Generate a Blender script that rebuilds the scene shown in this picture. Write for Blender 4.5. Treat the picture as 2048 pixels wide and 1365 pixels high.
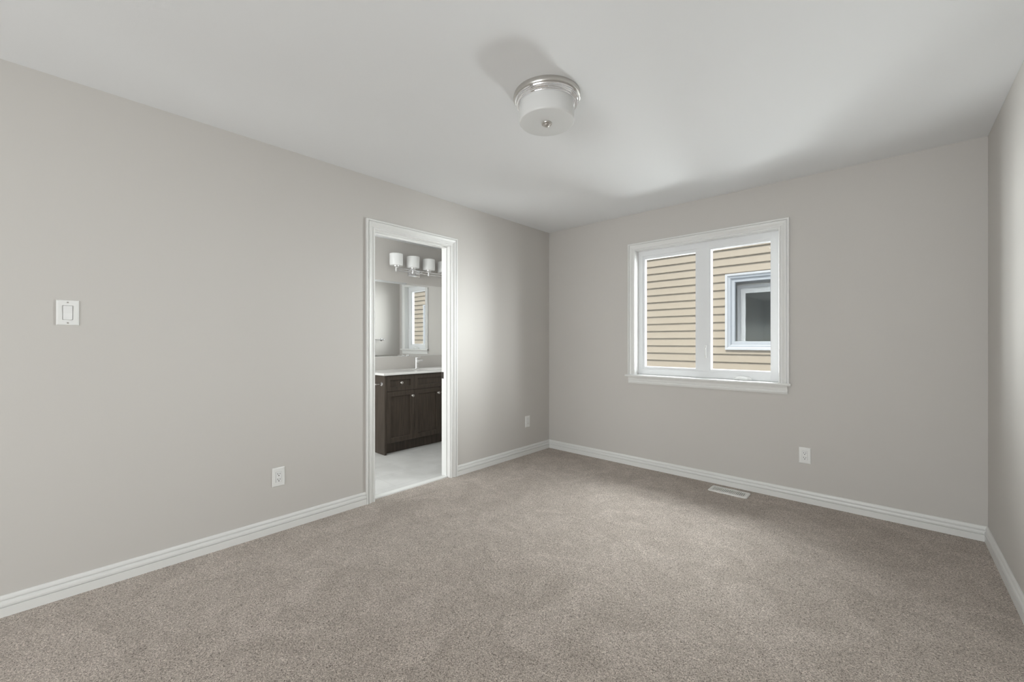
import bpy, bmesh, math, random
from mathutils import Vector
random.seed(7)
for o in list(bpy.data.objects):
    bpy.data.objects.remove(o, do_unlink=True)
scene = bpy.context.scene
COL = scene.collection
PI = math.pi

# ------------------------------------------------------------------ camera, sky, light, exposure
# world frame: X to the right along the window wall, Y towards it (window wall face at Y=0), Z up, carpet at Z=0
W, H, REAR = 3.3014, 2.44, -6.9
BX, BR = -1.595, -3.3   # bathroom: wall behind the vanity, rear wall
cam_d = bpy.data.cameras.new('camera')
cam = bpy.data.objects.new('camera', cam_d)
COL.objects.link(cam)
cam.location = (2.8686, -3.7632, 1.2026)
cam.rotation_euler = (math.radians(90), 0, math.radians(42.43))
cam_d.sensor_width = 36.0
cam_d.lens = 827.8 / 2048 * 36.0
cam_d.shift_y = (684.0 - 682.5) / 2048
cam_d.clip_start = 0.02
scene.camera = cam

scene.view_settings.view_transform = 'Standard'
scene.view_settings.look = 'None'
scene.view_settings.gamma = 1
scene.view_settings.use_curve_mapping = False
scene.view_settings.exposure = 0.2

world = bpy.data.worlds.new('sky')
scene.world = world
world.use_nodes = True
bg = world.node_tree.nodes['Background']
bg.inputs['Color'].default_value = (0.80, 0.90, 1.0, 1)
bg.inputs['Strength'].default_value = 1.1


def lamp(name, kind, loc, target, energy, color=(1, 1, 1), size=(1, 1), angle=0.1, spread=180):
    d = bpy.data.lights.new(name, kind)
    d.energy = energy
    d.color = color
    if kind == 'AREA':
        d.shape = 'RECTANGLE'
        d.size, d.size_y = size
        d.spread = math.radians(spread)
    elif kind == 'SUN':
        d.angle = angle
    o = bpy.data.objects.new(name, d)
    COL.objects.link(o)
    o.location = loc
    v = Vector(target) - Vector(loc)
    o.rotation_euler = v.to_track_quat('-Z', 'Y').to_euler()
    return o


# sun from behind the house, over its roof, onto the neighbour's siding
lamp('sun', 'SUN', (1, -4, 6), (1.25, 0, 0.2), 4.8, (1.0, 0.95, 0.87), angle=0.12)
# daylight that reaches the windows along the side yard: its two open ends, the sky strip above, the bright ground
DAY = (0.945, 0.985, 1.0)
lamp('daylight_yard_end', 'AREA', (2.80, 1.15, 1.85), (1.45, 0.05, 1.45), 42.0, DAY, (0.9, 2.6), spread=110)
lamp('daylight_side_yard', 'AREA', (2.62, 1.55, 1.60), (1.64, 0, 1.45), 24.0, DAY, (0.5, 2.0), spread=65)
lamp('daylight_far_yard_end', 'AREA', (0.20, 1.05, 1.35), (1.80, 0.10, 1.45), 32.3, DAY, (0.75, 1.5), spread=90)
lamp('daylight_sky_strip', 'AREA', (1.40, 1.50, 3.05), (1.55, 0, 1.45), 20.6, DAY, (1.6, 0.7), spread=60)
lamp('daylight_ground', 'AREA', (1.00, 1.89, 0.58), (1.30, 0, 0.70), 140.2, DAY, (4.2, 0.44), spread=80)
lamp('daylight_bath', 'AREA', (-0.60, 0.75, 1.60), (-0.55, 0, 1.55), 58.8, DAY, (1.3, 1.1), spread=100)
# unseen fill lamps added: behind the camera, and at the far end of the bathroom
lamp('rear_fill', 'AREA', (2.12, REAR + 0.03, 1.30), (2.05, 0, 1.80), 83.2, DAY, (2.2, 2.1), spread=150)
lamp('bathroom_fill', 'AREA', (-0.85, BR + 0.03, 1.3), (-0.85, 0, 1.3), 23.2, DAY, (1.2, 2.0))

# ------------------------------------------------------------------ helpers
def srgb(r, g, b):
    f = lambda c: (c / 255 / 12.92) if c / 255 <= 0.04045 else ((c / 255 + 0.055) / 1.055) ** 2.4
    return (f(r), f(g), f(b), 1)


def mat(name, color, rough=0.5, metal=0.0, spec=0.5, bump=None, coat=0.0):
    m = bpy.data.materials.new(name)
    m.use_nodes = True
    nt = m.node_tree
    p = nt.nodes['Principled BSDF']
    p.inputs['Base Color'].default_value = tuple(color[:3]) + (1,)
    p.inputs['Roughness'].default_value = rough
    p.inputs['Metallic'].default_value = metal
    p.inputs['Specular IOR Level'].default_value = spec
    if coat:
        p.inputs['Coat Weight'].default_value = coat
    if bump:
        scale, strength, dist = bump
        tc = nt.nodes.new('ShaderNodeTexCoord')
        n = nt.nodes.new('ShaderNodeTexNoise')
        n.inputs['Scale'].default_value = scale
        n.inputs['Detail'].default_value = 3
        b = nt.nodes.new('ShaderNodeBump')
        b.inputs['Strength'].default_value = strength
        b.inputs['Distance'].default_value = dist
        nt.links.new(tc.outputs['Object'], n.inputs['Vector'])
        nt.links.new(n.outputs['Fac'], b.inputs['Height'])
        nt.links.new(b.outputs['Normal'], p.inputs['Normal'])
    return m


def new_obj(name, bm, m, parent=None, smooth=False):
    """link a bmesh (world coordinates) as one mesh object, its origin at its parent's or its own base"""
    if parent is not None:
        top = parent
        org = Vector(parent['org'])
    else:
        xs = [v.co.x for v in bm.verts]; ys = [v.co.y for v in bm.verts]; zs = [v.co.z for v in bm.verts]
        org = Vector(((min(xs) + max(xs)) / 2, (min(ys) + max(ys)) / 2, min(zs)))
    bmesh.ops.recalc_face_normals(bm, faces=bm.faces)
    for v in bm.verts:
        v.co -= org
    me = bpy.data.meshes.new(name)
    bm.to_mesh(me)
    bm.free()
    if m is not None:
        me.materials.append(m)
    if smooth:
        for p in me.polygons:
            p.use_smooth = True
        try:
            me.set_sharp_from_angle(angle=math.radians(35))
        except Exception:
            pass
    o = bpy.data.objects.new(name, me)
    COL.objects.link(o)
    if parent is not None:
        o.parent = parent
    else:
        o.location = org
    o['org'] = tuple(org)
    return o


def tag(o, label, cat, group=None, kind=None):
    o['label'] = label
    o['category'] = cat
    if group:
        o['group'] = group
    if kind:
        o['kind'] = kind
    return o


def thing(name, loc, label, cat, group=None, kind=None):
    o = bpy.data.objects.new(name, None)
    o.empty_display_size = 0.05
    COL.objects.link(o)
    o.location = loc
    o['org'] = tuple(loc)
    return tag(o, label, cat, group, kind)


def box(bm, x0, x1, y0, y1, z0, z1, bev=0.0, seg=2):
    vs = [bm.verts.new((x, y, z)) for x in (x0, x1) for y in (y0, y1) for z in (z0, z1)]
    q = [(0, 1, 3, 2), (4, 6, 7, 5), (0, 4, 5, 1), (2, 3, 7, 6), (0, 2, 6, 4), (1, 5, 7, 3)]
    fs = [bm.faces.new([vs[i] for i in f]) for f in q]
    if bev:
        es = list({e for f in fs for e in f.edges})
        bmesh.ops.bevel(bm, geom=es, offset=bev, segments=seg, profile=0.7, affect='EDGES')
    return bm


def mk(*args, **kw):
    bm = bmesh.new()
    box(bm, *args, **kw)
    return bm


def grid_faces(bm, rings, closed_profile=True, cap=True, loop=False):
    """skin successive rings of verts"""
    R = [[bm.verts.new(p) for p in r] for r in rings]
    n = len(R[0])
    rng = range(len(R)) if loop else range(len(R) - 1)
    for i in rng:
        a, b = R[i], R[(i + 1) % len(R)]
        for k in (range(n) if closed_profile else range(n - 1)):
            k2 = (k + 1) % n
            bm.faces.new((a[k], a[k2], b[k2], b[k]))
    if cap and not loop and closed_profile:
        bm.faces.new(R[0])
        bm.faces.new(R[-1])
    return bm


def casing_sweep(bm, prof, a0, a1, b0, b1, fn, ring=False):
    """sweep a profile [(u outwards, v out of the wall)] round a rectangle with mitred corners"""
    if ring:
        corners = [lambda u: (a0 - u, b0 - u), lambda u: (a0 - u, b1 + u), lambda u: (a1 + u, b1 + u), lambda u: (a1 + u, b0 - u)]
    else:
        corners = [lambda u: (a0 - u, b0), lambda u: (a0 - u, b1 + u), lambda u: (a1 + u, b1 + u), lambda u: (a1 + u, b0)]
    rings = [[fn(*c(u), v) for u, v in prof] for c in corners]
    return grid_faces(bm, rings, loop=ring)


def run(bm, prof, s0, s1, fn, k0=0, k1=0):
    """straight moulding: profile [(v out, z up)] from s0 to s1, ends mitred by k"""
    return grid_faces(bm, [[fn(s0 + k0 * v, v, z) for v, z in prof], [fn(s1 - k1 * v, v, z) for v, z in prof]])


def lathe(bm, prof, c, n=64, axis='z', sx=1.0, sy=1.0):
    """revolve [(r, h)]; axis z: h is height; axis x / y: h runs along that axis"""
    rings = []
    for r, h in prof:
        ring = []
        for k in range(n):
            a = 2 * PI * k / n
            p, q = r * math.cos(a) * sx, r * math.sin(a) * sy
            if axis == 'z':
                ring.append((c[0] + p, c[1] + q, c[2] + h))
            elif axis == 'x':
                ring.append((c[0] + h, c[1] + p, c[2] + q))
            else:
                ring.append((c[0] + p, c[1] + h, c[2] + q))
        rings.append(ring)
    return grid_faces(bm, rings, cap=True)


def lathed(*a, **k):
    bm = bmesh.new()
    return lathe(bm, *a, **k)


def tube(bm, pts, r, n=16):
    rings = []
    P = [Vector(p) for p in pts]
    for i, p in enumerate(P):
        d = (P[min(i + 1, len(P) - 1)] - P[max(i - 1, 0)]).normalized()
        u = d.cross(Vector((0, 0, 1)))
        if u.length < 1e-3:
            u = Vector((1, 0, 0))
        u.normalize()
        w = d.cross(u)
        rr = r[i] if isinstance(r, (list, tuple)) else r
        rings.append([tuple(p + u * (rr * math.cos(2 * PI * k / n)) + w * (rr * math.sin(2 * PI * k / n))) for k in range(n)])
    return grid_faces(bm, rings)


# ------------------------------------------------------------------ materials
M_wall = mat('warm_grey_wall_paint', (0.605, 0.580, 0.550), 0.55, spec=0.25, bump=(260, 0.04, 0.002))
M_ceil = mat('flat_white_ceiling_paint', (0.860, 0.868, 0.875), 0.8, spec=0.1, bump=(200, 0.05, 0.002))
M_trim = mat('white_trim_paint', (0.80, 0.797, 0.778), 0.32, spec=0.45)
M_vinyl = mat('white_window_vinyl', (0.84, 0.85, 0.86), 0.28, spec=0.5)
M_plate = mat('white_plastic', (0.84, 0.84, 0.82), 0.3, spec=0.5)
M_plate2 = mat('white_switch_plastic', (0.86, 0.86, 0.85), 0.25, spec=0.5)
M_hole = mat('dark_slot', (0.02, 0.018, 0.016), 0.8)
M_chrome = mat('polished_chrome', (0.86, 0.86, 0.87), 0.06, 1.0)
M_nickel = mat('brushed_nickel', (0.62, 0.60, 0.57), 0.30, 1.0)
M_opal = mat('white_opal_glass', (0.86, 0.86, 0.85), 0.18, spec=0.5)
M_drum = mat('frosted_white_glass', (0.88, 0.88, 0.87), 0.25, spec=0.4)
_nt = M_drum.node_tree
_tr = _nt.nodes.new('ShaderNodeBsdfTranslucent')
_tr.inputs['Color'].default_value = (0.90, 0.90, 0.89, 1)
_mx = _nt.nodes.new('ShaderNodeMixShader')
_mx.inputs['Fac'].default_value = 0.18
_nt.links.new(_nt.nodes['Principled BSDF'].outputs[0], _mx.inputs[1])
_nt.links.new(_tr.outputs[0], _mx.inputs[2])
_nt.links.new(_mx.outputs[0], _nt.nodes['Material Output'].inputs['Surface'])
M_counter = mat('white_countertop', (0.83, 0.82, 0.80), 0.15, spec=0.5)
M_vent = mat('white_register_enamel', (0.84, 0.83, 0.80), 0.35)
M_vent_gap = mat('register_gap_shade', (0.42, 0.41, 0.39), 0.7)  # darker tone stands for the shade between the slats
M_strip = mat('white_threshold', (0.86, 0.86, 0.84), 0.35)
M_strike = mat('dark_strike_metal', (0.045, 0.038, 0.032), 0.45, 0.6)  # dark metallic tone for the strike plate
M_mirror = mat('mirror_silver', (0.93, 0.94, 0.935), 0.0, 1.0)
M_siding = mat('beige_vinyl_siding', (0.286, 0.247, 0.198), 0.45, spec=0.35, bump=(60, 0.05, 0.002))
M_dark_siding = mat('charcoal_lap_siding', (0.120, 0.122, 0.125), 0.5, spec=0.3)
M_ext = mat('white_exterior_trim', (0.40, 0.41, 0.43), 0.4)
M_ext2 = mat('sky_tinted_window_vinyl', (0.315, 0.335, 0.365), 0.4)  # white vinyl, the sky's bluish reflection put into its colour
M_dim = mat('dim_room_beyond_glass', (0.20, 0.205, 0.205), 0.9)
M_ground = mat('gravel_side_yard', (0.12, 0.115, 0.105), 0.95, bump=(40, 0.6, 0.02))


def glass_mat(name, ior, tint, boost=1.0):
    m = bpy.data.materials.new(name)
    m.use_nodes = True
    nt = m.node_tree
    nt.nodes.clear()
    out = nt.nodes.new('ShaderNodeOutputMaterial')
    mix = nt.nodes.new('ShaderNodeMixShader')
    fr = nt.nodes.new('ShaderNodeFresnel')
    fr.inputs['IOR'].default_value = ior
    mul = nt.nodes.new('ShaderNodeMath')
    mul.operation = 'MULTIPLY'
    mul.use_clamp = True
    mul.inputs[1].default_value = boost
    tr = nt.nodes.new('ShaderNodeBsdfTransparent')
    tr.inputs['Color'].default_value = tint
    gl = nt.nodes.new('ShaderNodeBsdfGlossy')
    gl.inputs['Roughness'].default_value = 0.0
    nt.links.new(fr.outputs[0], mul.inputs[0])
    # only the face where light enters the sheet reflects; the straight-through rays leave it freely
    geo = nt.nodes.new('ShaderNodeNewGeometry')
    inv = nt.nodes.new('ShaderNodeMath')
    inv.operation = 'SUBTRACT'
    inv.inputs[0].default_value = 1.0
    m2 = nt.nodes.new('ShaderNodeMath')
    m2.operation = 'MULTIPLY'
    nt.links.new(geo.outputs['Backfacing'], inv.inputs[1])
    nt.links.new(mul.outputs[0], m2.inputs[0])
    nt.links.new(inv.outputs[0], m2.inputs[1])
    nt.links.new(m2.outputs[0], mix.inputs['Fac'])
    nt.links.new(tr.outputs[0], mix.inputs[1])
    nt.links.new(gl.outputs[0], mix.inputs[2])
    nt.links.new(mix.outputs[0], out.inputs['Surface'])
    return m


M_glass = glass_mat('clear_window_glass', 1.5, (0.97, 0.98, 0.975, 1), 1.15)
M_glass_n = glass_mat('reflective_window_glass', 1.55, (0.80, 0.83, 0.84, 1), 2.5)


def carpet_material():
    m = bpy.data.materials.new('beige_cut_pile_carpet')
    m.use_nodes = True
    nt = m.node_tree
    p = nt.nodes['Principled BSDF']
    p.inputs['Roughness'].default_value = 0.95
    p.inputs['Specular IOR Level'].default_value = 0.1
    p.inputs['Sheen Weight'].default_value = 0.15
    p.inputs['Sheen Roughness'].default_value = 0.6
    tc = nt.nodes.new('ShaderNodeTexCoord')

    def noise(scale, detail, dist=0.0, rough=0.5):
        n = nt.nodes.new('ShaderNodeTexNoise')
        n.inputs['Scale'].default_value = scale
        n.inputs['Detail'].default_value = detail
        n.inputs['Roughness'].default_value = rough
        n.inputs['Distortion'].default_value = dist
        nt.links.new(tc.outputs['Object'], n.inputs['Vector'])
        return n

    def ramp(src, pts):
        r = nt.nodes.new('ShaderNodeValToRGB')
        el = r.color_ramp.elements
        el[0].position, el[0].color = pts[0]
        el[1].position, el[1].color = pts[-1]
        for pos, c in pts[1:-1]:
            e = el.new(pos)
            e.color = c
        nt.links.new(src, r.inputs['Fac'])
        return r

    def mulmix(a, b, fac=1.0):
        x = nt.nodes.new('ShaderNodeMix')
        x.data_type = 'RGBA'
        x.blend_type = 'MULTIPLY'
        x.inputs['Factor'].default_value = fac
        nt.links.new(a, x.inputs[6])
        nt.links.new(b, x.inputs[7])
        return x.outputs[2]
    tuft = noise(205, 2.0, 1.0, 0.6)
    fine = noise(420, 1.0, 0.4)
    c1 = ramp(tuft.outputs['Fac'], [(0.34, (0.170, 0.138, 0.114, 1)), (0.45, (0.470, 0.403, 0.350, 1)), (0.55, (0.620, 0.540, 0.475, 1)), (0.66, (0.90, 0.805, 0.72, 1))])
    c2 = ramp(fine.outputs['Fac'], [(0.35, (0.72, 0.72, 0.72, 1)), (0.62, (1.1, 1.1, 1.1, 1))])
    # pile laid in different directions: soft patches left by feet and the vacuum
    nap = noise(4.2, 5.0, 1.3, 0.6)
    c3 = ramp(nap.outputs['Fac'], [(0.36, (0.90, 0.895, 0.89, 1)), (0.50, (0.98, 0.98, 0.98, 1)), (0.63, (1.09, 1.09, 1.10, 1))])
    col = mulmix(mulmix(c1.outputs['Color'], c2.outputs['Color']), c3.outputs['Color'])
    nt.links.new(col, p.inputs['Base Color'])
    add = nt.nodes.new('ShaderNodeMath')
    add.operation = 'ADD'
    nt.links.new(tuft.outputs['Fac'], add.inputs[0])
    nt.links.new(fine.outputs['Fac'], add.inputs[1])
    b = nt.nodes.new('ShaderNodeBump')
    b.inputs['Strength'].default_value = 0.55
    b.inputs['Distance'].default_value = 0.008
    nt.links.new(add.outputs[0], b.inputs['Height'])
    nt.links.new(b.outputs['Normal'], p.inputs['Normal'])
    return m


def wood_material():
    m = bpy.data.materials.new('dark_espresso_wood')
    m.use_nodes = True
    nt = m.node_tree
    p = nt.nodes['Principled BSDF']
    p.inputs['Roughness'].default_value = 0.42
    p.inputs['Specular IOR Level'].default_value = 0.35
    tc = nt.nodes.new('ShaderNodeTexCoord')
    mp = nt.nodes.new('ShaderNodeMapping')
    mp.inputs['Scale'].default_value = (60, 60, 3.0)
    n = nt.nodes.new('ShaderNodeTexNoise')
    n.inputs['Scale'].default_value = 1.6
    n.inputs['Detail'].default_value = 5
    r = nt.nodes.new('ShaderNodeValToRGB')
    r.color_ramp.elements[0].position = 0.32
    r.color_ramp.elements[0].color = (0.044, 0.034, 0.026, 1)
    r.color_ramp.elements[1].position = 0.72
    r.color_ramp.elements[1].color = (0.083, 0.064, 0.050, 1)
    nt.links.new(tc.outputs['Object'], mp.inputs['Vector'])
    nt.links.new(mp.outputs['Vector'], n.inputs['Vector'])
    nt.links.new(n.outputs['Fac'], r.inputs['Fac'])
    nt.links.new(r.outputs['Color'], p.inputs['Base Color'])
    return m


def tile_material():
    m = bpy.data.materials.new('pale_grey_floor_tile')
    m.use_nodes = True
    nt = m.node_tree
    p = nt.nodes['Principled BSDF']
    p.inputs['Roughness'].default_value = 0.35
    tc = nt.nodes.new('ShaderNodeTexCoord')
    mp = nt.nodes.new('ShaderNodeMapping')
    mp.inputs['Rotation'].default_value = (0, 0, PI / 2)
    mp.inputs['Location'].default_value = (0.12, 0.21, 0)
    br = nt.nodes.new('ShaderNodeTexBrick')
    br.inputs['Scale'].default_value = 1.0
    br.inputs['Brick Width'].default_value = 0.6
    br.inputs['Row Height'].default_value = 0.3
    br.inputs['Mortar Size'].default_value = 0.0022
    br.inputs['Mortar'].default_value = (0.56, 0.555, 0.535, 1)
    n = nt.nodes.new('ShaderNodeTexNoise')
    n.inputs['Scale'].default_value = 4.5
    n.inputs['Detail'].default_value = 5
    n.inputs['Distortion'].default_value = 0.6
    r = nt.nodes.new('ShaderNodeValToRGB')
    r.color_ramp.elements[0].position = 0.3
    r.color_ramp.elements[0].color = (0.58, 0.575, 0.555, 1)
    r.color_ramp.elements[1].position = 0.7
    r.color_ramp.elements[1].color = (0.70, 0.695, 0.68, 1)
    nt.links.new(tc.outputs['Object'], mp.inputs['Vector'])
    nt.links.new(mp.outputs['Vector'], br.inputs['Vector'])
    nt.links.new(tc.outputs['Object'], n.inputs['Vector'])
    nt.links.new(n.outputs['Fac'], r.inputs['Fac'])
    nt.links.new(r.outputs['Color'], br.inputs['Color1'])
    nt.links.new(r.outputs['Color'], br.inputs['Color2'])
    nt.links.new(br.outputs['Color'], p.inputs['Base Color'])
    return m


M_carpet = carpet_material()
M_wood = wood_material()
M_tile = tile_material()

# ------------------------------------------------------------------ room shell
T = 0.125            # outside wall thickness
DY0, DY1, DZ = -2.156, -1.436, 2.045     # clear opening of the bathroom door
WX0, WX1, WZ0, WZ1 = 1.047, 2.228, 0.885, 2.080    # bedroom window, inside of its jamb lining
VX0, VX1, VZ0, VZ1 = -0.825, -0.275, 1.090, 2.080  # bathroom window


def st(name, bm, m, label, cat, smooth=False):
    return tag(new_obj(name, bm, m, None, smooth), label, cat, kind='structure')


st('floor', mk(-0.05, W + 0.1, REAR - 0.1, 0.02, -0.05, 0.0), M_carpet, 'beige cut-pile carpet covering the bedroom floor', 'carpet')
st('floor.001', mk(BX - 0.1, -0.05, BR - 0.1, 0.02, -0.05, -0.001), M_tile, 'pale grey tiled floor in front of the dark vanity', 'tiled floor')
st('ceiling', mk(0, W, REAR, 0, H, H + 0.15), M_ceil, 'flat white ceiling over the bedroom', 'ceiling')
st('ceiling.001', mk(BX, -0.115, BR, 0, H, H + 0.15), M_ceil, 'white ceiling glimpsed above the vanity lights', 'ceiling')

bm = bmesh.new()
g = 0.02
box(bm, -0.115, 0, REAR, DY0 - g, 0, H + 0.15)
box(bm, -0.115, 0, DY1 + g, 0, 0, H + 0.15)
box(bm, -0.115, 0, DY0 - g, DY1 + g, DZ + g, H + 0.15)
st('wall_left', bm, M_wall, 'long warm grey wall with the bathroom doorway', 'wall')

bm = bmesh.new()
g = 0.015
xs = [BX - 0.1, VX0 - g, VX1 + g, WX0 - g, WX1 + g, W + 0.1]
box(bm, xs[0], xs[1], 0, T, 0, H + 0.15)
box(bm, xs[2], xs[3], 0, T, 0, H + 0.15)
box(bm, xs[4], xs[5], 0, T, 0, H + 0.15)
box(bm, xs[1], xs[2], 0, T, 0, VZ0 - g)
box(bm, xs[1], xs[2], 0, T, VZ1 + g, H + 0.15)
box(bm, xs[3], xs[4], 0, T, 0, WZ0 - g)
box(bm, xs[3], xs[4], 0, T, WZ1 + g, H + 0.15)
st('wall_back', bm, M_wall, 'warm grey wall around the bedroom window', 'wall')
st('wall_right', mk(W, W + 0.1, REAR, 0, 0, H + 0.15), M_wall, 'plain warm grey wall at the right edge of the room', 'wall')
st('wall_rear', mk(0, W, REAR - 0.1, REAR, 0, H + 0.15), M_wall, 'plain warm grey wall closing the bedroom opposite the window', 'wall')
st('wall_vanity', mk(BX - 0.1, BX, BR, 0, 0, H + 0.15), M_wall, 'warm grey wall behind the mirror and vanity lights', 'wall')
st('wall_bathroom_rear', mk(BX - 0.1, -0.115, BR - 0.1, BR, 0, H + 0.15), M_wall, 'warm grey end wall of the bathroom', 'wall')

# outside cladding of this house, seen mirrored in the neighbour's window


def siding_profile(z0, z1, pitch, depth):
    """(out, z) outline of lap siding, one lap per pitch"""
    pts = []
    z = z0
    while z < z1 - 1e-4:
        pts += [(depth, z), (depth, z + 0.006), (0.0035, z + pitch * 0.86), (0.0, z + pitch - 0.001)]
        z += pitch
    pts += [(-0.02, z), (-0.02, z0)]
    return pts


PITCH = 0.1018
bm = bmesh.new()
fo = lambda s, v, z: (s, T + v + 0.02, z)
for a, b, z0, n in [(-1.7, VX0 - 0.05, -0.6, 31), (VX1 + 0.05, WX0 - 0.05, -0.6, 31), (WX1 + 0.05, W + 0.1, -0.6, 31),
                    (VX0 - 0.05, VX1 + 0.05, -0.6, 16), (VX0 - 0.05, VX1 + 0.05, -0.6 + 27 * PITCH, 4),
                    (WX0 - 0.05, WX1 + 0.05, -0.6, 14), (WX0 - 0.05, WX1 + 0.05, -0.6 + 27 * PITCH, 4)]:
    run(bm, siding_profile(z0, z0 + n * PITCH - 0.01, PITCH, 0.012), a, b, fo)
st('wall_outside', bm, M_dark_siding, 'charcoal lap siding on the outer face of this house', 'siding')

# ------------------------------------------------------------------ trim
CAS = [(0.0, 0.0), (0.0, 0.0075), (0.002, 0.011), (0.006, 0.0125), (0.010, 0.0120), (0.0125, 0.0070), (0.0185, 0.0060), (0.022, 0.0068), (0.027, 0.0100), (0.036, 0.0145),
       (0.045, 0.0168), (0.050, 0.0168), (0.0515, 0.0105), (0.0550, 0.0100), (0.0570, 0.0185), (0.066, 0.0190), (0.0692, 0.0172), (0.070, 0.0)]
BASE = [(0.0, 0.0), (0.0148, 0.0), (0.0148, 0.0405), (0.0075, 0.0415), (0.0075, 0.0450), (0.0148, 0.0462), (0.0150, 0.054), (0.0130, 0.061),
        (0.0080, 0.0655), (0.0035, 0.0690), (0.0035, 0.0735), (0.0112, 0.0742), (0.0105, 0.079), (0.0078, 0.0875), (0.005, 0.0908), (0.0, 0.0912)]


def base(name, s0, s1, fn, label, k0=0, k1=0):
    bm = bmesh.new()
    run(bm, BASE, s0, s1, fn, k0, k1)
    return st(name, bm, M_trim, label, 'baseboard')


base('baseboard_left', REAR, DY0 - 0.0755, lambda s, v, z: (v, s, z), 'long white baseboard under the light switch and the outlet', 1, 0)
base('baseboard_left.001', DY1 + 0.0755, 0, lambda s, v, z: (v, s, z), 'short white baseboard between the door casing and the room corner', 0, 1)
base('baseboard_back', 0, W, lambda s, v, z: (s, -v, z), 'white baseboard under the bedroom window', 1, 1)
base('baseboard_right', REAR, 0, lambda s, v, z: (W - v, s, z), 'white baseboard along the right-hand wall', 1, 1)
base('baseboard_rear', 0, W, lambda s, v, z: (s, REAR + v, z), 'white baseboard on the wall opposite the window', 1, 1)

# ------------------------------------------------------------------ bathroom doorway
d1 = thing('door_1', (-0.055, (DY0 + DY1) / 2, 0), 'white cased doorway opening into the bathroom', 'doorway', kind='structure')
bm = bmesh.new()
casing_sweep(bm, CAS, DY0 - 0.005, DY1 + 0.005, 0.0, DZ + 0.005, lambda a, b, v: (v, a, b))
new_obj('casing', bm, M_trim, d1)
bm = bmesh.new()
casing_sweep(bm, CAS, DY0 - 0.005, DY1 + 0.005, 0.0, DZ + 0.005, lambda a, b, v: (-0.115 - v, a, b))
new_obj('casing', bm, M_trim, d1)
bm = bmesh.new()
box(bm, -0.115, 0.0, DY0 - 0.02, DY0, 0, DZ + 0.02)
box(bm, -0.115, 0.0, DY1, DY1 + 0.02, 0, DZ + 0.02)
box(bm, -0.115, 0.0, DY0, DY1, DZ, DZ + 0.02)
new_obj('jamb', bm, M_trim, d1)
bm = bmesh.new()
s = 0.007
box(bm, -0.080, -0.042, DY0, DY0 + s, 0, DZ, 0.001)
box(bm, -0.080, -0.042, DY1 - s, DY1, 0, DZ, 0.001)
box(bm, -0.080, -0.042, DY0 + s, DY1 - s, DZ - s, DZ, 0.001)
new_obj('door_stop', bm, M_trim, d1)
o = new_obj('strike_plate', mk(-0.118, -0.083, DY1 - 0.0035, DY1 + 0.001, 0.872, 0.930, 0.001), M_strike, d1)
o['label'] = 'small dark strike plate'
st('trim_1', mk(-0.082, -0.028, DY0, DY1, -0.004, 0.010, 0.003), M_strip, 'slim white threshold strip between carpet and tile', 'threshold')

# ------------------------------------------------------------------ windows
STOOL = [(-0.064, 0.0), (0.030, 0.0), (0.036, -0.003), (0.0395, -0.010), (0.0375, -0.017), (0.032, -0.022), (-0.064, -0.022)]
APRON = [(0.0, 0.0), (0.024, 0.0), (0.024, -0.004), (0.020, -0.010), (0.0175, -0.020), (0.0165, -0.030), (0.013, -0.033), (0.013, -0.037),
         (0.0165, -0.041), (0.0165, -0.048), (0.011, -0.060), (0.010, -0.063), (0.0, -0.063)]


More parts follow.
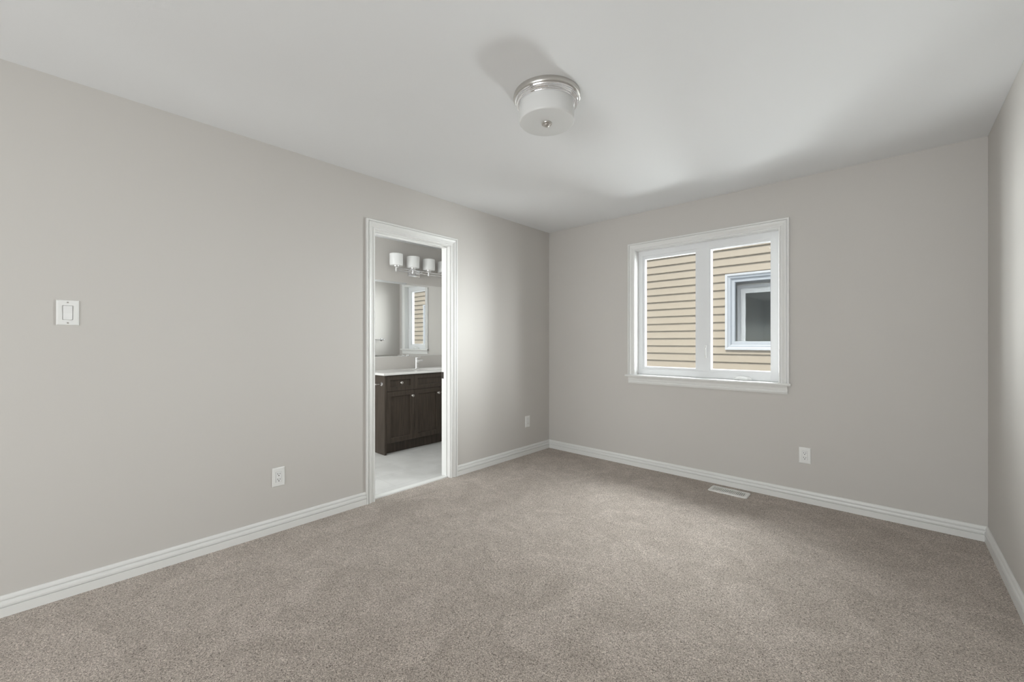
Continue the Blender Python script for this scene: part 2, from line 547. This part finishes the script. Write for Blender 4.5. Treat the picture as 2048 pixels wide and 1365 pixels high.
def window(name, x0, x1, z0, z1, label, sashes, mull=None):
    """x0..x1, z0..z1: inside of the jamb lining; sashes: (xa, xb, za, zb) glass with bead width"""
    w = thing(name, ((x0 + x1) / 2, 0.1, z0), label, 'window', kind='structure')
    fw = lambda a, b, v: (a, -v, b)
    bm = bmesh.new()
    casing_sweep(bm, CAS, x0 - 0.003, x1 + 0.003, z0, z1 + 0.003, fw)
    new_obj('casing', bm, M_trim, w)
    bm = bmesh.new()
    run(bm, STOOL, x0 - 0.094, x1 + 0.085, lambda s, v, z: (s, -v, z0 + z))
    # notched to the wall beside the opening: the part behind the wall face is only as wide as the opening
    for v in bm.verts:
        if v.co.y > 0.01:
            v.co.x = x0 if v.co.x < (x0 + x1) / 2 else x1
        if abs(v.co.y) <= 0.01 and v.co.y > 0:
            v.co.y = 0
    new_obj('window_sill', bm, M_trim, w)
    bm = bmesh.new()
    run(bm, APRON, x0 - 0.073, x1 + 0.066, lambda s, v, z: (s, -v, z0 - 0.022 + z), 0.35, 0.35)
    new_obj('apron', bm, M_trim, w)
    bm = bmesh.new()
    box(bm, x0 - 0.014, x0, 0.0, T, z0, z1 + 0.014)
    box(bm, x1, x1 + 0.014, 0.0, T, z0, z1 + 0.014)
    box(bm, x0, x1, 0.0, T, z1, z1 + 0.014)
    box(bm, x0 - 0.014, x1 + 0.014, 0.066, T, z0 - 0.014, z0)
    new_obj('jamb_lining', bm, M_trim, w)
    # vinyl main frame with its mullion
    F0, F1 = 0.066, 0.118
    bm = bmesh.new()
    gx = [s[0] - s[4][0] for s in sashes] + [s[1] + s[4][1] for s in sashes]
    lo, hi = min(gx), max(gx)
    zb = min(s[2] - s[4][2] for s in sashes)
    zt = max(s[3] + s[4][3] for s in sashes)
    box(bm, x0, lo, F0, F1, z0, z1, 0.0015)
    box(bm, hi, x1, F0, F1, z0, z1, 0.0015)
    box(bm, lo, hi, F0, F1, z0, zb, 0.0015)
    box(bm, lo, hi, F0, F1, zt, z1, 0.0015)
    if mull:
        box(bm, mull[0], mull[1], F0, F1, zb, zt, 0.0015)
    new_obj('window_frame', bm, M_vinyl, w)
    for (xa, xb, za, zbb, bd, A) in sashes:
        l, r, b, t = bd
        bm = bmesh.new()
        B = 0.108
        box(bm, xa - l, xa, A, B, za - b, zbb + t)
        box(bm, xb, xb + r, A, B, za - b, zbb + t)
        box(bm, xa, xb, A, B, za - b, za)
        box(bm, xa, xb, A, B, zbb, zbb + t)
        # sloped glazing bead
        bp = [(0.0, 0.0), (0.0, 0.010), (-0.003, 0.009), (-0.005, 0.0)]
        sh = new_obj('sash', bm, M_vinyl, w)
        bm = bmesh.new()
        casing_sweep(bm, bp, xa, xb, za, zbb, lambda a, b, v: (a, 0.1005 - v, b), ring=True)
        new_obj('glazing_bead', bm, M_vinyl, sh)
        new_obj('pane', mk(xa - 0.002, xb + 0.002, 0.1005, 0.1045, za - 0.002, zbb + 0.002), M_glass, sh)
    # outside brickmould
    bm = bmesh.new()
    ext = [(0.0, 0.0), (0.0, 0.020), (0.045, 0.028), (0.045, 0.0)]
    casing_sweep(bm, ext, x0, x1, z0, z1, lambda a, b, v: (a, T + v, b), ring=True)
    new_obj('outer_trim', bm, M_ext, w)
    return w


win = window('window_1', WX0, WX1, WZ0, WZ1, 'white two-pane bedroom window looking onto beige siding',
             [(1.110, 1.583, 0.961, 2.003, (0.020, 0.017, 0.020, 0.028), 0.076), (1.714, 2.163, 0.961, 2.008, (0.014, 0.002, 0.020, 0.023), 0.0675)], (1.600, 1.700))


def crank(parent, cx, y, z):
    bm = bmesh.new()
    secs = []
    # low arched cover over the gear, then the folded handle on top
    n = 12
    for i in range(n + 1):
        t = i / n
        x = cx - 0.065 + 0.13 * t
        h = 0.012 + 0.020 * math.sin(PI * t) ** 0.45
        d = 0.014 + 0.020 * math.sin(PI * t) ** 0.5
        secs.append([(x, y, z), (x, y - d, z), (x, y - d, z + h * 0.45), (x, y - d * 0.62, z + h * 0.9), (x, y, z + h)])
    grid_faces(bm, secs)
    c = new_obj('crank_handle', bm, M_plate2, parent, True)
    bm = bmesh.new()
    tube(bm, [(cx - 0.045, y - 0.033, z + 0.014), (cx - 0.01, y - 0.037, z + 0.019), (cx + 0.03, y - 0.037, z + 0.018), (cx + 0.047, y - 0.033, z + 0.013)], [0.004, 0.0055, 0.0055, 0.004], 12)
    new_obj('folded_lever', bm, M_plate2, c, True)


crank(win, 1.967, 0.066, WZ0 + 0.003)
bm = bmesh.new()
box(bm, 1.664, 1.682, 0.056, 0.067, 1.060, 1.170, 0.004)
box(bm, 1.668, 1.678, 0.046, 0.058, 1.085, 1.150, 0.003)
new_obj('lock_lever', bm, M_plate2, win)

win2 = window('window_2', VX0, VX1, VZ0, VZ1, 'slim white bathroom window reflected in the vanity mirror',
              [(-0.735, -0.365, 1.165, 2.000, (0.020, 0.020, 0.020, 0.020), 0.076)])
crank(win2, -0.50, 0.066, VZ0 + 0.003)

# ------------------------------------------------------------------ neighbouring house
NY = 1.955
house = thing('neighbouring_house', (1.2, NY + 0.2, -1.0), 'beige vinyl-sided neighbouring house outside the bedroom window', 'house')
NX0, NX1, NZ0, NZ1 = 1.325, 1.935, 1.101, 2.055
bm = bmesh.new()
fn = lambda s, v, z: (s, NY - v, z)
zb0 = 0.947 - 20 * PITCH
k_lo = int((NZ0 + 0.02 - zb0) / PITCH)
k_hi = int(math.ceil((NZ1 - 0.02 - zb0) / PITCH))
run(bm, siding_profile(zb0, zb0 + 45 * PITCH - 0.01, PITCH, 0.019), -5.0, NX0 + 0.02, fn)
run(bm, siding_profile(zb0, zb0 + 45 * PITCH - 0.01, PITCH, 0.019), NX1 - 0.02, 8.0, fn)
run(bm, siding_profile(zb0, zb0 + (k_lo + 1) * PITCH - 0.01, PITCH, 0.019), NX0 + 0.02, NX1 - 0.02, fn)
run(bm, siding_profile(zb0 + k_hi * PITCH, zb0 + 45 * PITCH - 0.01, PITCH, 0.019), NX0 + 0.02, NX1 - 0.02, fn)
# the course cut short above the window head
box(bm, NX0 + 0.02, NX1 - 0.02, NY - 0.004, NY + 0.02, NZ1 - 0.02, zb0 + k_hi * PITCH + 0.002)
new_obj('siding', bm, M_siding, house)
bm = bmesh.new()
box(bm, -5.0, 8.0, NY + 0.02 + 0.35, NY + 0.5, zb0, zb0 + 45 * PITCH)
new_obj('dim_room_backing', bm, M_dim, house)  # grey sheet behind the pane, its tone stands for the dim interior
bm = bmesh.new()
ext = [(0.0, 0.0), (0.0, 0.030), (0.010, 0.042), (0.034, 0.042), (0.034, 0.0)]
casing_sweep(bm, ext, NX0 + 0.034, NX1 - 0.034, NZ0 + 0.034, NZ1 - 0.034, lambda a, b, v: (a, NY + 0.004 - v, b), ring=True)
nw = new_obj('window_trim', bm, M_ext, house)
bm = bmesh.new()
fr = [(0.0, -0.03), (0.0, 0.014), (0.012, 0.026), (0.032, 0.026), (0.032, -0.03)]
casing_sweep(bm, fr, NX0 + 0.066, NX1 - 0.066, NZ0 + 0.066, NZ1 - 0.066, lambda a, b, v: (a, NY + 0.004 - v, b), ring=True)
new_obj('window_frame', bm, M_ext2, nw)
bm = bmesh.new()
fr = [(0.0, -0.03), (0.0, -0.006), (0.006, 0.006), (0.040, 0.006), (0.040, -0.03)]
casing_sweep(bm, fr, NX0 + 0.107, NX1 - 0.107, NZ0 + 0.107, NZ1 - 0.107, lambda a, b, v: (a, NY + 0.004 - v, b), ring=True)
new_obj('sash', bm, M_ext2, nw)
new_obj('pane', mk(NX0 + 0.104, NX1 - 0.104, NY + 0.018, NY + 0.022, NZ0 + 0.104, NZ1 - 0.104), M_glass_n, nw)
st('ground', mk(-5, 8, T + 0.03, NY - 0.02, -1.15, -1.10), M_ground, 'gravel strip between the two houses', 'ground')

# ------------------------------------------------------------------ ceiling light
LC = (1.5955, -2.1115)
cl = thing('ceiling_light', (LC[0], LC[1], H - 0.145), 'flush drum ceiling light with white glass and a chrome ringed base', 'ceiling light')
prof = [(0.10, H), (0.163, H), (0.1665, H - 0.004), (0.1672, H - 0.010), (0.1672, H - 0.020), (0.1655, H - 0.024), (0.158, H - 0.0255)]
new_obj('canopy', lathed(prof + [(0.10, H - 0.0255)], (LC[0], LC[1], 0), 96), M_nickel, cl, True)
prof = [(0.10, -0.022), (0.157, -0.022), (0.1605, -0.026), (0.1612, -0.031), (0.1590, -0.0352), (0.1535, -0.0362), (0.1520, -0.0385),
        (0.1545, -0.0415), (0.1548, -0.0455), (0.1520, -0.0490), (0.1460, -0.0500), (0.1440, -0.0520), (0.1435, -0.0545), (0.139, -0.055), (0.10, -0.055)]
new_obj('ring', lathed(prof, (LC[0], LC[1], H), 96), M_chrome, cl, True)
prof = [(0.134, H - 0.040), (0.1375, H - 0.046), (0.1375, H - 0.128), (0.1365, H - 0.134), (0.1335, H - 0.138), (0.128, H - 0.1395), (0.06, H - 0.1405), (0.004, H - 0.1408)]
new_obj('glass_shade', lathed(prof, (LC[0], LC[1], 0), 96), M_drum, cl, True)
prof = [(0.004, H - 0.139), (0.0255, H - 0.140), (0.0265, H - 0.1425), (0.0255, H - 0.1455), (0.0205, H - 0.147), (0.0175, H - 0.1465), (0.0155, H - 0.149), (0.0135, H - 0.154), (0.0085, H - 0.1575), (0.001, H - 0.1585)]
new_obj('finial', lathed(prof, (LC[0], LC[1], 0), 48), M_nickel, cl, True)

# ------------------------------------------------------------------ wall plates
def plate_map(wall, s, z):
    if wall == 'L':
        return lambda a, b, v: (v, s + a, z + b)
    return lambda a, b, v: (s + a, -v, z + b)


def pbox(bm, fn, a0, a1, b0, b1, v0, v1, bev=0.0):
    p, q = fn(a0, b0, v0), fn(a1, b1, v1)
    box(bm, min(p[0], q[0]), max(p[0], q[0]), min(p[1], q[1]), max(p[1], q[1]), min(p[2], q[2]), max(p[2], q[2]), bev)


def wall_plate(root, fn, hw, hh):
    bm = bmesh.new()
    ring = lambda i, v: [fn(-hw + i, -hh + i, v), fn(hw - i, -hh + i, v), fn(hw - i, hh - i, v), fn(-hw + i, hh - i, v)]
    hole = lambda v: [fn(-0.0172, -0.0342, v), fn(0.0172, -0.0342, v), fn(0.0172, 0.0342, v), fn(-0.0172, 0.0342, v)]
    grid_faces(bm, [hole(0.0008), ring(0, 0.0), ring(0, 0.003), ring(0.0025, 0.0055), ring(0.005, 0.0065), hole(0.0065), hole(0.0008)], cap=False)
    bm.faces.new([bm.verts.new(p) for p in hole(0.0006)])
    return new_obj('cover_plate', bm, M_plate, root)


def dot(name, fn, a, b, r, v0, v1, m, parent):
    bm = bmesh.new()
    grid_faces(bm, [[fn(a + r * math.cos(t * PI / 8), b + r * math.sin(t * PI / 8), v) for t in range(16)] for v in (v0, v1)])
    return new_obj(name, bm, m, parent)


def outlet(wall, s, z, label, face=True):
    fn = plate_map(wall, s, z)
    r = thing('wall_outlet', fn(0, -0.06, 0), label, 'outlet')
    wall_plate(r, fn, 0.0365, 0.0595)
    bm = bmesh.new()
    pbox(bm, fn, -0.0164, 0.0164, -0.0334, 0.0334, 0.001, 0.0085, 0.0008)
    if face:
        for b0 in (0.0145, -0.0195):
            pbox(bm, fn, -0.0142, 0.0142, b0 - 0.0105, b0 + 0.0135, 0.0075, 0.0094, 0.0008)
        rec = new_obj('receptacle', bm, M_plate2, r)
        for b0 in (0.0155, -0.0185):
            bm = bmesh.new()
            pbox(bm, fn, -0.0078, -0.0054, b0 + 0.0005, b0 + 0.0100, 0.0088, 0.0097)
            pbox(bm, fn, 0.0054, 0.0078, b0 + 0.0010, b0 + 0.0090, 0.0088, 0.0097)
            o = new_obj('slots', bm, M_hole, rec)
            dot('ground_hole', fn, 0.0, b0 - 0.0060, 0.0030, 0.0088, 0.0097, M_hole, rec)
    else:
        rec = new_obj('insert', bm, M_plate2, r)
        dot('jack', fn, 0.0, -0.020, 0.0042, 0.008, 0.0105, M_nickel, rec)
    for b0 in (-0.048, 0.048):
        dot('screw', fn, 0, b0, 0.0028, 0.006, 0.0075, M_plate, r)
    return r


outlet('L', -2.824, 0.345, 'white duplex outlet low on the long wall beside the doorway')
outlet('L', -0.3815, 0.349, 'white wall plate without sockets low beside the room corner', face=False)
outlet('B', 2.397, 0.3515, 'white duplex outlet on the wall below the bedroom window')

fn = plate_map('L', -3.736, 1.3395)
sw = thing('light_switch', fn(0, -0.06, 0), 'white rocker light switch on the long grey wall', 'light switch')
wall_plate(sw, fn, 0.037, 0.059)
bm = bmesh.new()
pr = [(0.0, 0.0), (0.0065, 0.0), (0.0060, 0.030), (0.0095, 0.0645), (0.0, 0.0645)]
grid_faces(bm, [[fn(a, b - 0.03225, v + 0.001) for v, b in pr] for a in (-0.0155, 0.0155)])
new_obj('rocker', bm, M_plate2, sw)
for b0 in (-0.0485, 0.0485):
    o = dot('screw', fn, 0, b0, 0.0030, 0.006, 0.0076, M_nickel, sw)

# ------------------------------------------------------------------ floor register
vr = thing('floor_vent', (1.917, -0.150, 0), 'white slotted floor register lying in the carpet under the window', 'vent')
vx0, vx1, vy0, vy1 = 1.775, 2.058, -0.222, -0.080
bm = bmesh.new()
outl = []


def rrect(x0, x1, y0, y1, r, z, n=5):
    pts = []
    for cx, cy, a0 in ((x1 - r, y1 - r, 0), (x0 + r, y1 - r, 90), (x0 + r, y0 + r, 180), (x1 - r, y0 + r, 270)):
        for i in range(n + 1):
            a = math.radians(a0 + 90 * i / n)
            pts.append((cx + r * math.cos(a), cy + r * math.sin(a), z))
    return pts


grid_faces(bm, [rrect(vx0, vx1, vy0, vy1, 0.018, 0.0), rrect(vx0, vx1, vy0, vy1, 0.018, 0.004), rrect(vx0 + 0.006, vx1 - 0.006, vy0 + 0.006, vy1 - 0.006, 0.014, 0.0075),
                rrect(vx0 + 0.022, vx1 - 0.022, vy0 + 0.030, vy1 - 0.030, 0.003, 0.0075), rrect(vx0 + 0.022, vx1 - 0.022, vy0 + 0.030, vy1 - 0.030, 0.003, 0.002)], cap=False)
new_obj('frame', bm, M_vent, vr)
new_obj('damper', mk(vx0 + 0.015, vx1 - 0.015, vy0 + 0.02, vy1 - 0.02, 0.0005, 0.002), M_vent_gap, vr)
n = 19
for i in range(n):
    x = vx0 + 0.027 + (vx1 - vx0 - 0.054) * i / (n - 1)
    new_obj('slat', mk(x - 0.0032, x + 0.0032, vy0 + 0.029, vy1 - 0.029, 0.002, 0.0072), M_vent, vr)

# ------------------------------------------------------------------ vanity
VF = -1.070          # front of the doors
VL, VR = -1.446, -0.012
vn = thing('vanity_cabinet', ((VF + BX) / 2, (VL + VR) / 2, 0), 'dark brown wooden bathroom vanity with panelled doors', 'cabinet')
new_obj('side_panel', mk(BX + 0.003, VF, VL, VL + 0.022, 0, 0.842, 0.001), M_wood, vn)
new_obj('side_panel', mk(BX + 0.003, VF - 0.02, VR - 0.02, VR, 0, 0.842, 0.001), M_wood, vn)
bm = bmesh.new()
box(bm, BX + 0.003, VF - 0.021, VL + 0.022, VR - 0.02, 0.11, 0.66)
box(bm, VF - 0.03, VF - 0.021, VL + 0.022, VR - 0.02, 0.66, 0.842)
new_obj('carcass', bm, M_wood, vn)
new_obj('toe_kick', mk(VF - 0.075, VF - 0.060, VL + 0.022, VR - 0.02, 0.0, 0.11), M_wood, vn)


def shaker(name, y0, y1, z0, z1, rail=0.058):
    bm = bmesh.new()
    a, b = VF - 0.020, VF
    prof = [(0.0, a), (0.0, b - 0.0115), (0.006, b - 0.0105), (0.007, b - 0.001), (0.008, b), (rail - 0.001, b), (rail, b - 0.001), (rail, a)]
    casing_sweep(bm, [(u, v) for u, v in prof], y0 + rail, y1 - rail, z0 + rail, z1 - rail, lambda p, q, v: (v, p, q), ring=True)
    box(bm, a + 0.002, b - 0.011, y0 + rail - 0.001, y1 - rail + 0.001, z0 + rail - 0.001, z1 - rail + 0.001)
    return new_obj(name, bm, M_wood, vn)


def knob(parent, y, z):
    bm = lathed([(0.009, 0.0), (0.009, 0.002), (0.005, 0.004), (0.0048, 0.013), (0.009, 0.017), (0.0142, 0.021), (0.0150, 0.0245), (0.0130, 0.0275), (0.006, 0.029), (0.001, 0.0292)],
                (VF, y, z), 24, 'x')
    o = new_obj('knob', bm, M_nickel, parent, True)
    o['label'] = 'round brushed nickel knob'


Y = [VL + 0.0245, -1.0760, -0.7185, -0.3610, VR - 0.0235]
c = 0.0013
dr = shaker('drawer', Y[0], Y[1] - c, 0.670, 0.836, 0.052)
knob(dr, (Y[0] + Y[1]) / 2 + 0.0, 0.757)
shaker('false_drawer_front', Y[1] + c, Y[3] - c, 0.670, 0.836, 0.052)
dr = shaker('drawer', Y[3] + c, Y[4], 0.670, 0.836, 0.052)
knob(dr, (Y[3] + Y[4]) / 2, 0.757)
for y0, y1, ky in ((Y[0], Y[1] - c, Y[1] - 0.030), (Y[1] + c, Y[2] - c, Y[2] - 0.030), (Y[2] + c, Y[3] - c, Y[2] + 0.030), (Y[3] + c, Y[4], Y[3] + 0.030)):
    d = shaker('door', y0, y1, 0.118, 0.6665)
    knob(d, ky, 0.603)

# countertop with an integral oval basin
SY, SX = -0.735, -1.315
ct = thing('countertop', (-1.32, -0.72, 0.843), 'white solid-surface countertop with an integral basin on the dark vanity', 'countertop')
bm = bmesh.new()
n = 48
cx0, cx1, cy0, cy1 = BX + 0.002, VF + 0.022, VL - 0.020, -0.002
zt, zb = 0.868, 0.843


def rect_pt(a, x0, x1, y0, y1):
    dx, dy = math.cos(a), math.sin(a)
    mx, my = SX, SY
    tx = ((x1 - mx) / dx) if dx > 1e-9 else ((x0 - mx) / dx if dx < -1e-9 else 1e9)
    ty = ((y1 - my) / dy) if dy > 1e-9 else ((y0 - my) / dy if dy < -1e-9 else 1e9)
    t = min(tx, ty)
    return (mx + dx * t, my + dy * t)


def rect_ring(x0, x1, y0, y1, z):
    # n points on the rectangle, with its corners among them
    angs = sorted([2 * PI * k / n for k in range(n)])
    cor = [math.atan2(yy - SY, xx - SX) % (2 * PI) for xx in (cx0, cx1) for yy in (cy0, cy1)]
    for ca in cor:
        j = min(range(n), key=lambda i: abs(((angs[i] - ca + PI) % (2 * PI)) - PI))
        angs[j] = ca
    return [rect_pt(a, x0, x1, y0, y1) + (z,) for a in angs], angs


outer_t, angs = rect_ring(cx0, cx1, cy0, cy1, zt)
R_ = lambda rx, ry, z: [(SX + rx * math.cos(a), SY + ry * math.sin(a), z) for a in angs]
e = 0.004
inset = lambda z, i: [(min(max(p[0], cx0 + i), cx1 - i), min(max(p[1], cy0 + i), cy1 - i), z) for p in outer_t]
grid_faces(bm, [R_(0.165, 0.225, zb), inset(zb, e), inset(zb + e, 0), inset(zt - e, 0), inset(zt, e), R_(0.165, 0.225, zt), R_(0.158, 0.218, zt - 0.004)], cap=False)
new_obj('slab', bm, M_counter, ct, True)
bm = bmesh.new()
grid_faces(bm, [R_(0.158, 0.218, zt - 0.004), R_(0.150, 0.208, zt - 0.045), R_(0.125, 0.175, zt - 0.085), R_(0.08, 0.11, zt - 0.102), R_(0.022, 0.022, zt - 0.108), R_(0.001, 0.001, zt - 0.109)], cap=False)
new_obj('basin', bm, M_counter, ct, True)

# tap
fx, fy, fz = -1.497, -0.752, 0.868
tp = thing('faucet', (fx, fy, fz), 'chrome single-lever basin tap standing behind the sink', 'tap')
new_obj('body', lathed([(0.001, 0.0), (0.026, 0.0), (0.026, 0.004), (0.0225, 0.008), (0.0215, 0.060), (0.0215, 0.108), (0.0205, 0.112), (0.001, 0.113)], (fx, fy, fz), 32), M_chrome, tp, True)
bm = bmesh.new()
tube(bm, [(fx + 0.012, fy, fz + 0.080), (fx + 0.05, fy, fz + 0.094), (fx + 0.095, fy, fz + 0.104), (fx + 0.122, fy, fz + 0.106)], [0.0125, 0.0115, 0.0105, 0.0095], 16)
new_obj('spout', bm, M_chrome, tp, True)
lv = new_obj('lever', lathed([(0.001, 0.112), (0.0205, 0.112), (0.0220, 0.116), (0.0215, 0.134), (0.016, 0.141), (0.001, 0.143)], (fx, fy, fz), 32), M_chrome, tp, True)
bm = bmesh.new()
tube(bm, [(fx, fy, fz + 0.134), (fx + 0.04, fy, fz + 0.142), (fx + 0.072, fy, fz + 0.147)], [0.0085, 0.0065, 0.0045], 12)
new_obj('lever_arm', bm, M_chrome, lv, True)

# mirror with bevelled edge
my0, my1, mz0, mz1 = -1.400, -0.035, 1.020, 1.936
bm = bmesh.new()
ring = lambda x, i: [(x, my0 + i, mz0 + i), (x, my1 - i, mz0 + i), (x, my1 - i, mz1 - i), (x, my0 + i, mz1 - i)]
grid_faces(bm, [ring(BX + 0.0005, 0), ring(BX + 0.0022, 0), ring(BX + 0.0052, 0.024)])
tag(new_obj('mirror', bm, M_mirror), 'frameless wall mirror with sloped edges above the vanity', 'mirror')

# vanity light bar
sy = [-1.048, -0.812, -0.576, -0.340]
LX = -1.485
vl = thing('vanity_light', (BX, -0.70, 2.03), 'chrome bar light with four white drum shades above the mirror', 'wall light')
bm = bmesh.new()
box(bm, BX, BX + 0.026, -0.825, -0.650, 2.022, 2.112, 0.004)
box(bm, BX + 0.026, BX + 0.036, -0.813, -0.662, 2.034, 2.100, 0.003)
new_obj('backplate', bm, M_chrome, vl)
for yy in (-0.775, -0.685):
    bm = bmesh.new()
    tube(bm, [(BX + 0.025, yy, 2.0725), (LX, yy, 2.0725)], 0.008, 12)
    new_obj('support', bm, M_chrome, vl, True)
for zz in (2.086, 2.058):
    bm = bmesh.new()
    tube(bm, [(LX, sy[0] - 0.004, zz), (LX, sy[3] + 0.004, zz)], 0.0062, 12)
    new_obj('rail', bm, M_chrome, vl, True)
for yy in sy:
    s1 = new_obj('socket_cup', lathed([(0.001, 2.036), (0.013, 2.037), (0.018, 2.043), (0.018, 2.064), (0.014, 2.069), (0.014, 2.084), (0.021, 2.090), (0.035, 2.106), (0.036, 2.114), (0.001, 2.115)], (LX, yy, 0), 28), M_chrome, vl, True)
    new_obj('shade', lathed([(0.020, 2.114), (0.066, 2.112), (0.0745, 2.116), (0.0775, 2.125), (0.0785, 2.244), (0.0775, 2.250), (0.0750, 2.250), (0.0740, 2.244), (0.073, 2.128), (0.066, 2.119), (0.020, 2.119)], (LX, yy, 0), 40), M_opal, vl, True)

# paper holder on the side of the vanity
ph = thing('toilet_paper_holder', (-1.125, VL, 0.75), 'chrome toilet paper holder fixed to the side of the vanity', 'paper holder')
new_obj('flange', lathed([(0.001, -0.006), (0.021, -0.006), (0.022, -0.003), (0.022, 0.0), (0.001, 0.0)], (-1.125, VL, 0.752), 28, 'y'), M_chrome, ph, True)
bm = bmesh.new()
tube(bm, [(-1.125, VL - 0.004, 0.752), (-1.125, VL - 0.055, 0.752), (-1.125, VL - 0.070, 0.752)], [0.008, 0.0055, 0.0085], 14)
new_obj('post', bm, M_chrome, ph, True)
bm = bmesh.new()
tube(bm, [(-1.125, VL - 0.066, 0.752), (-1.27, VL - 0.066, 0.752)], 0.006, 14)
new_obj('arm', bm, M_chrome, ph, True)

# towel bar on the door wall, seen in the mirror
tb = thing('towel_bar', (-0.115, -0.55, 1.235), 'chrome towel bar reflected in the bathroom mirror', 'towel bar')
for yy in (-0.33, -0.79):
    new_obj('post', lathed([(0.001, 0.0), (0.022, 0.0), (0.022, -0.004), (0.009, -0.010), (0.0085, -0.050), (0.012, -0.056), (0.012, -0.076), (0.008, -0.080), (0.001, -0.081)], (-0.115, yy, 1.235), 24, 'x'), M_chrome, tb, True)
bm = bmesh.new()
tube(bm, [(-0.181, -0.325, 1.235), (-0.181, -0.795, 1.235)], 0.008, 14)
new_obj('bar', bm, M_chrome, tb, True)

for o in bpy.data.objects:
    if 'org' in o:
        del o['org']
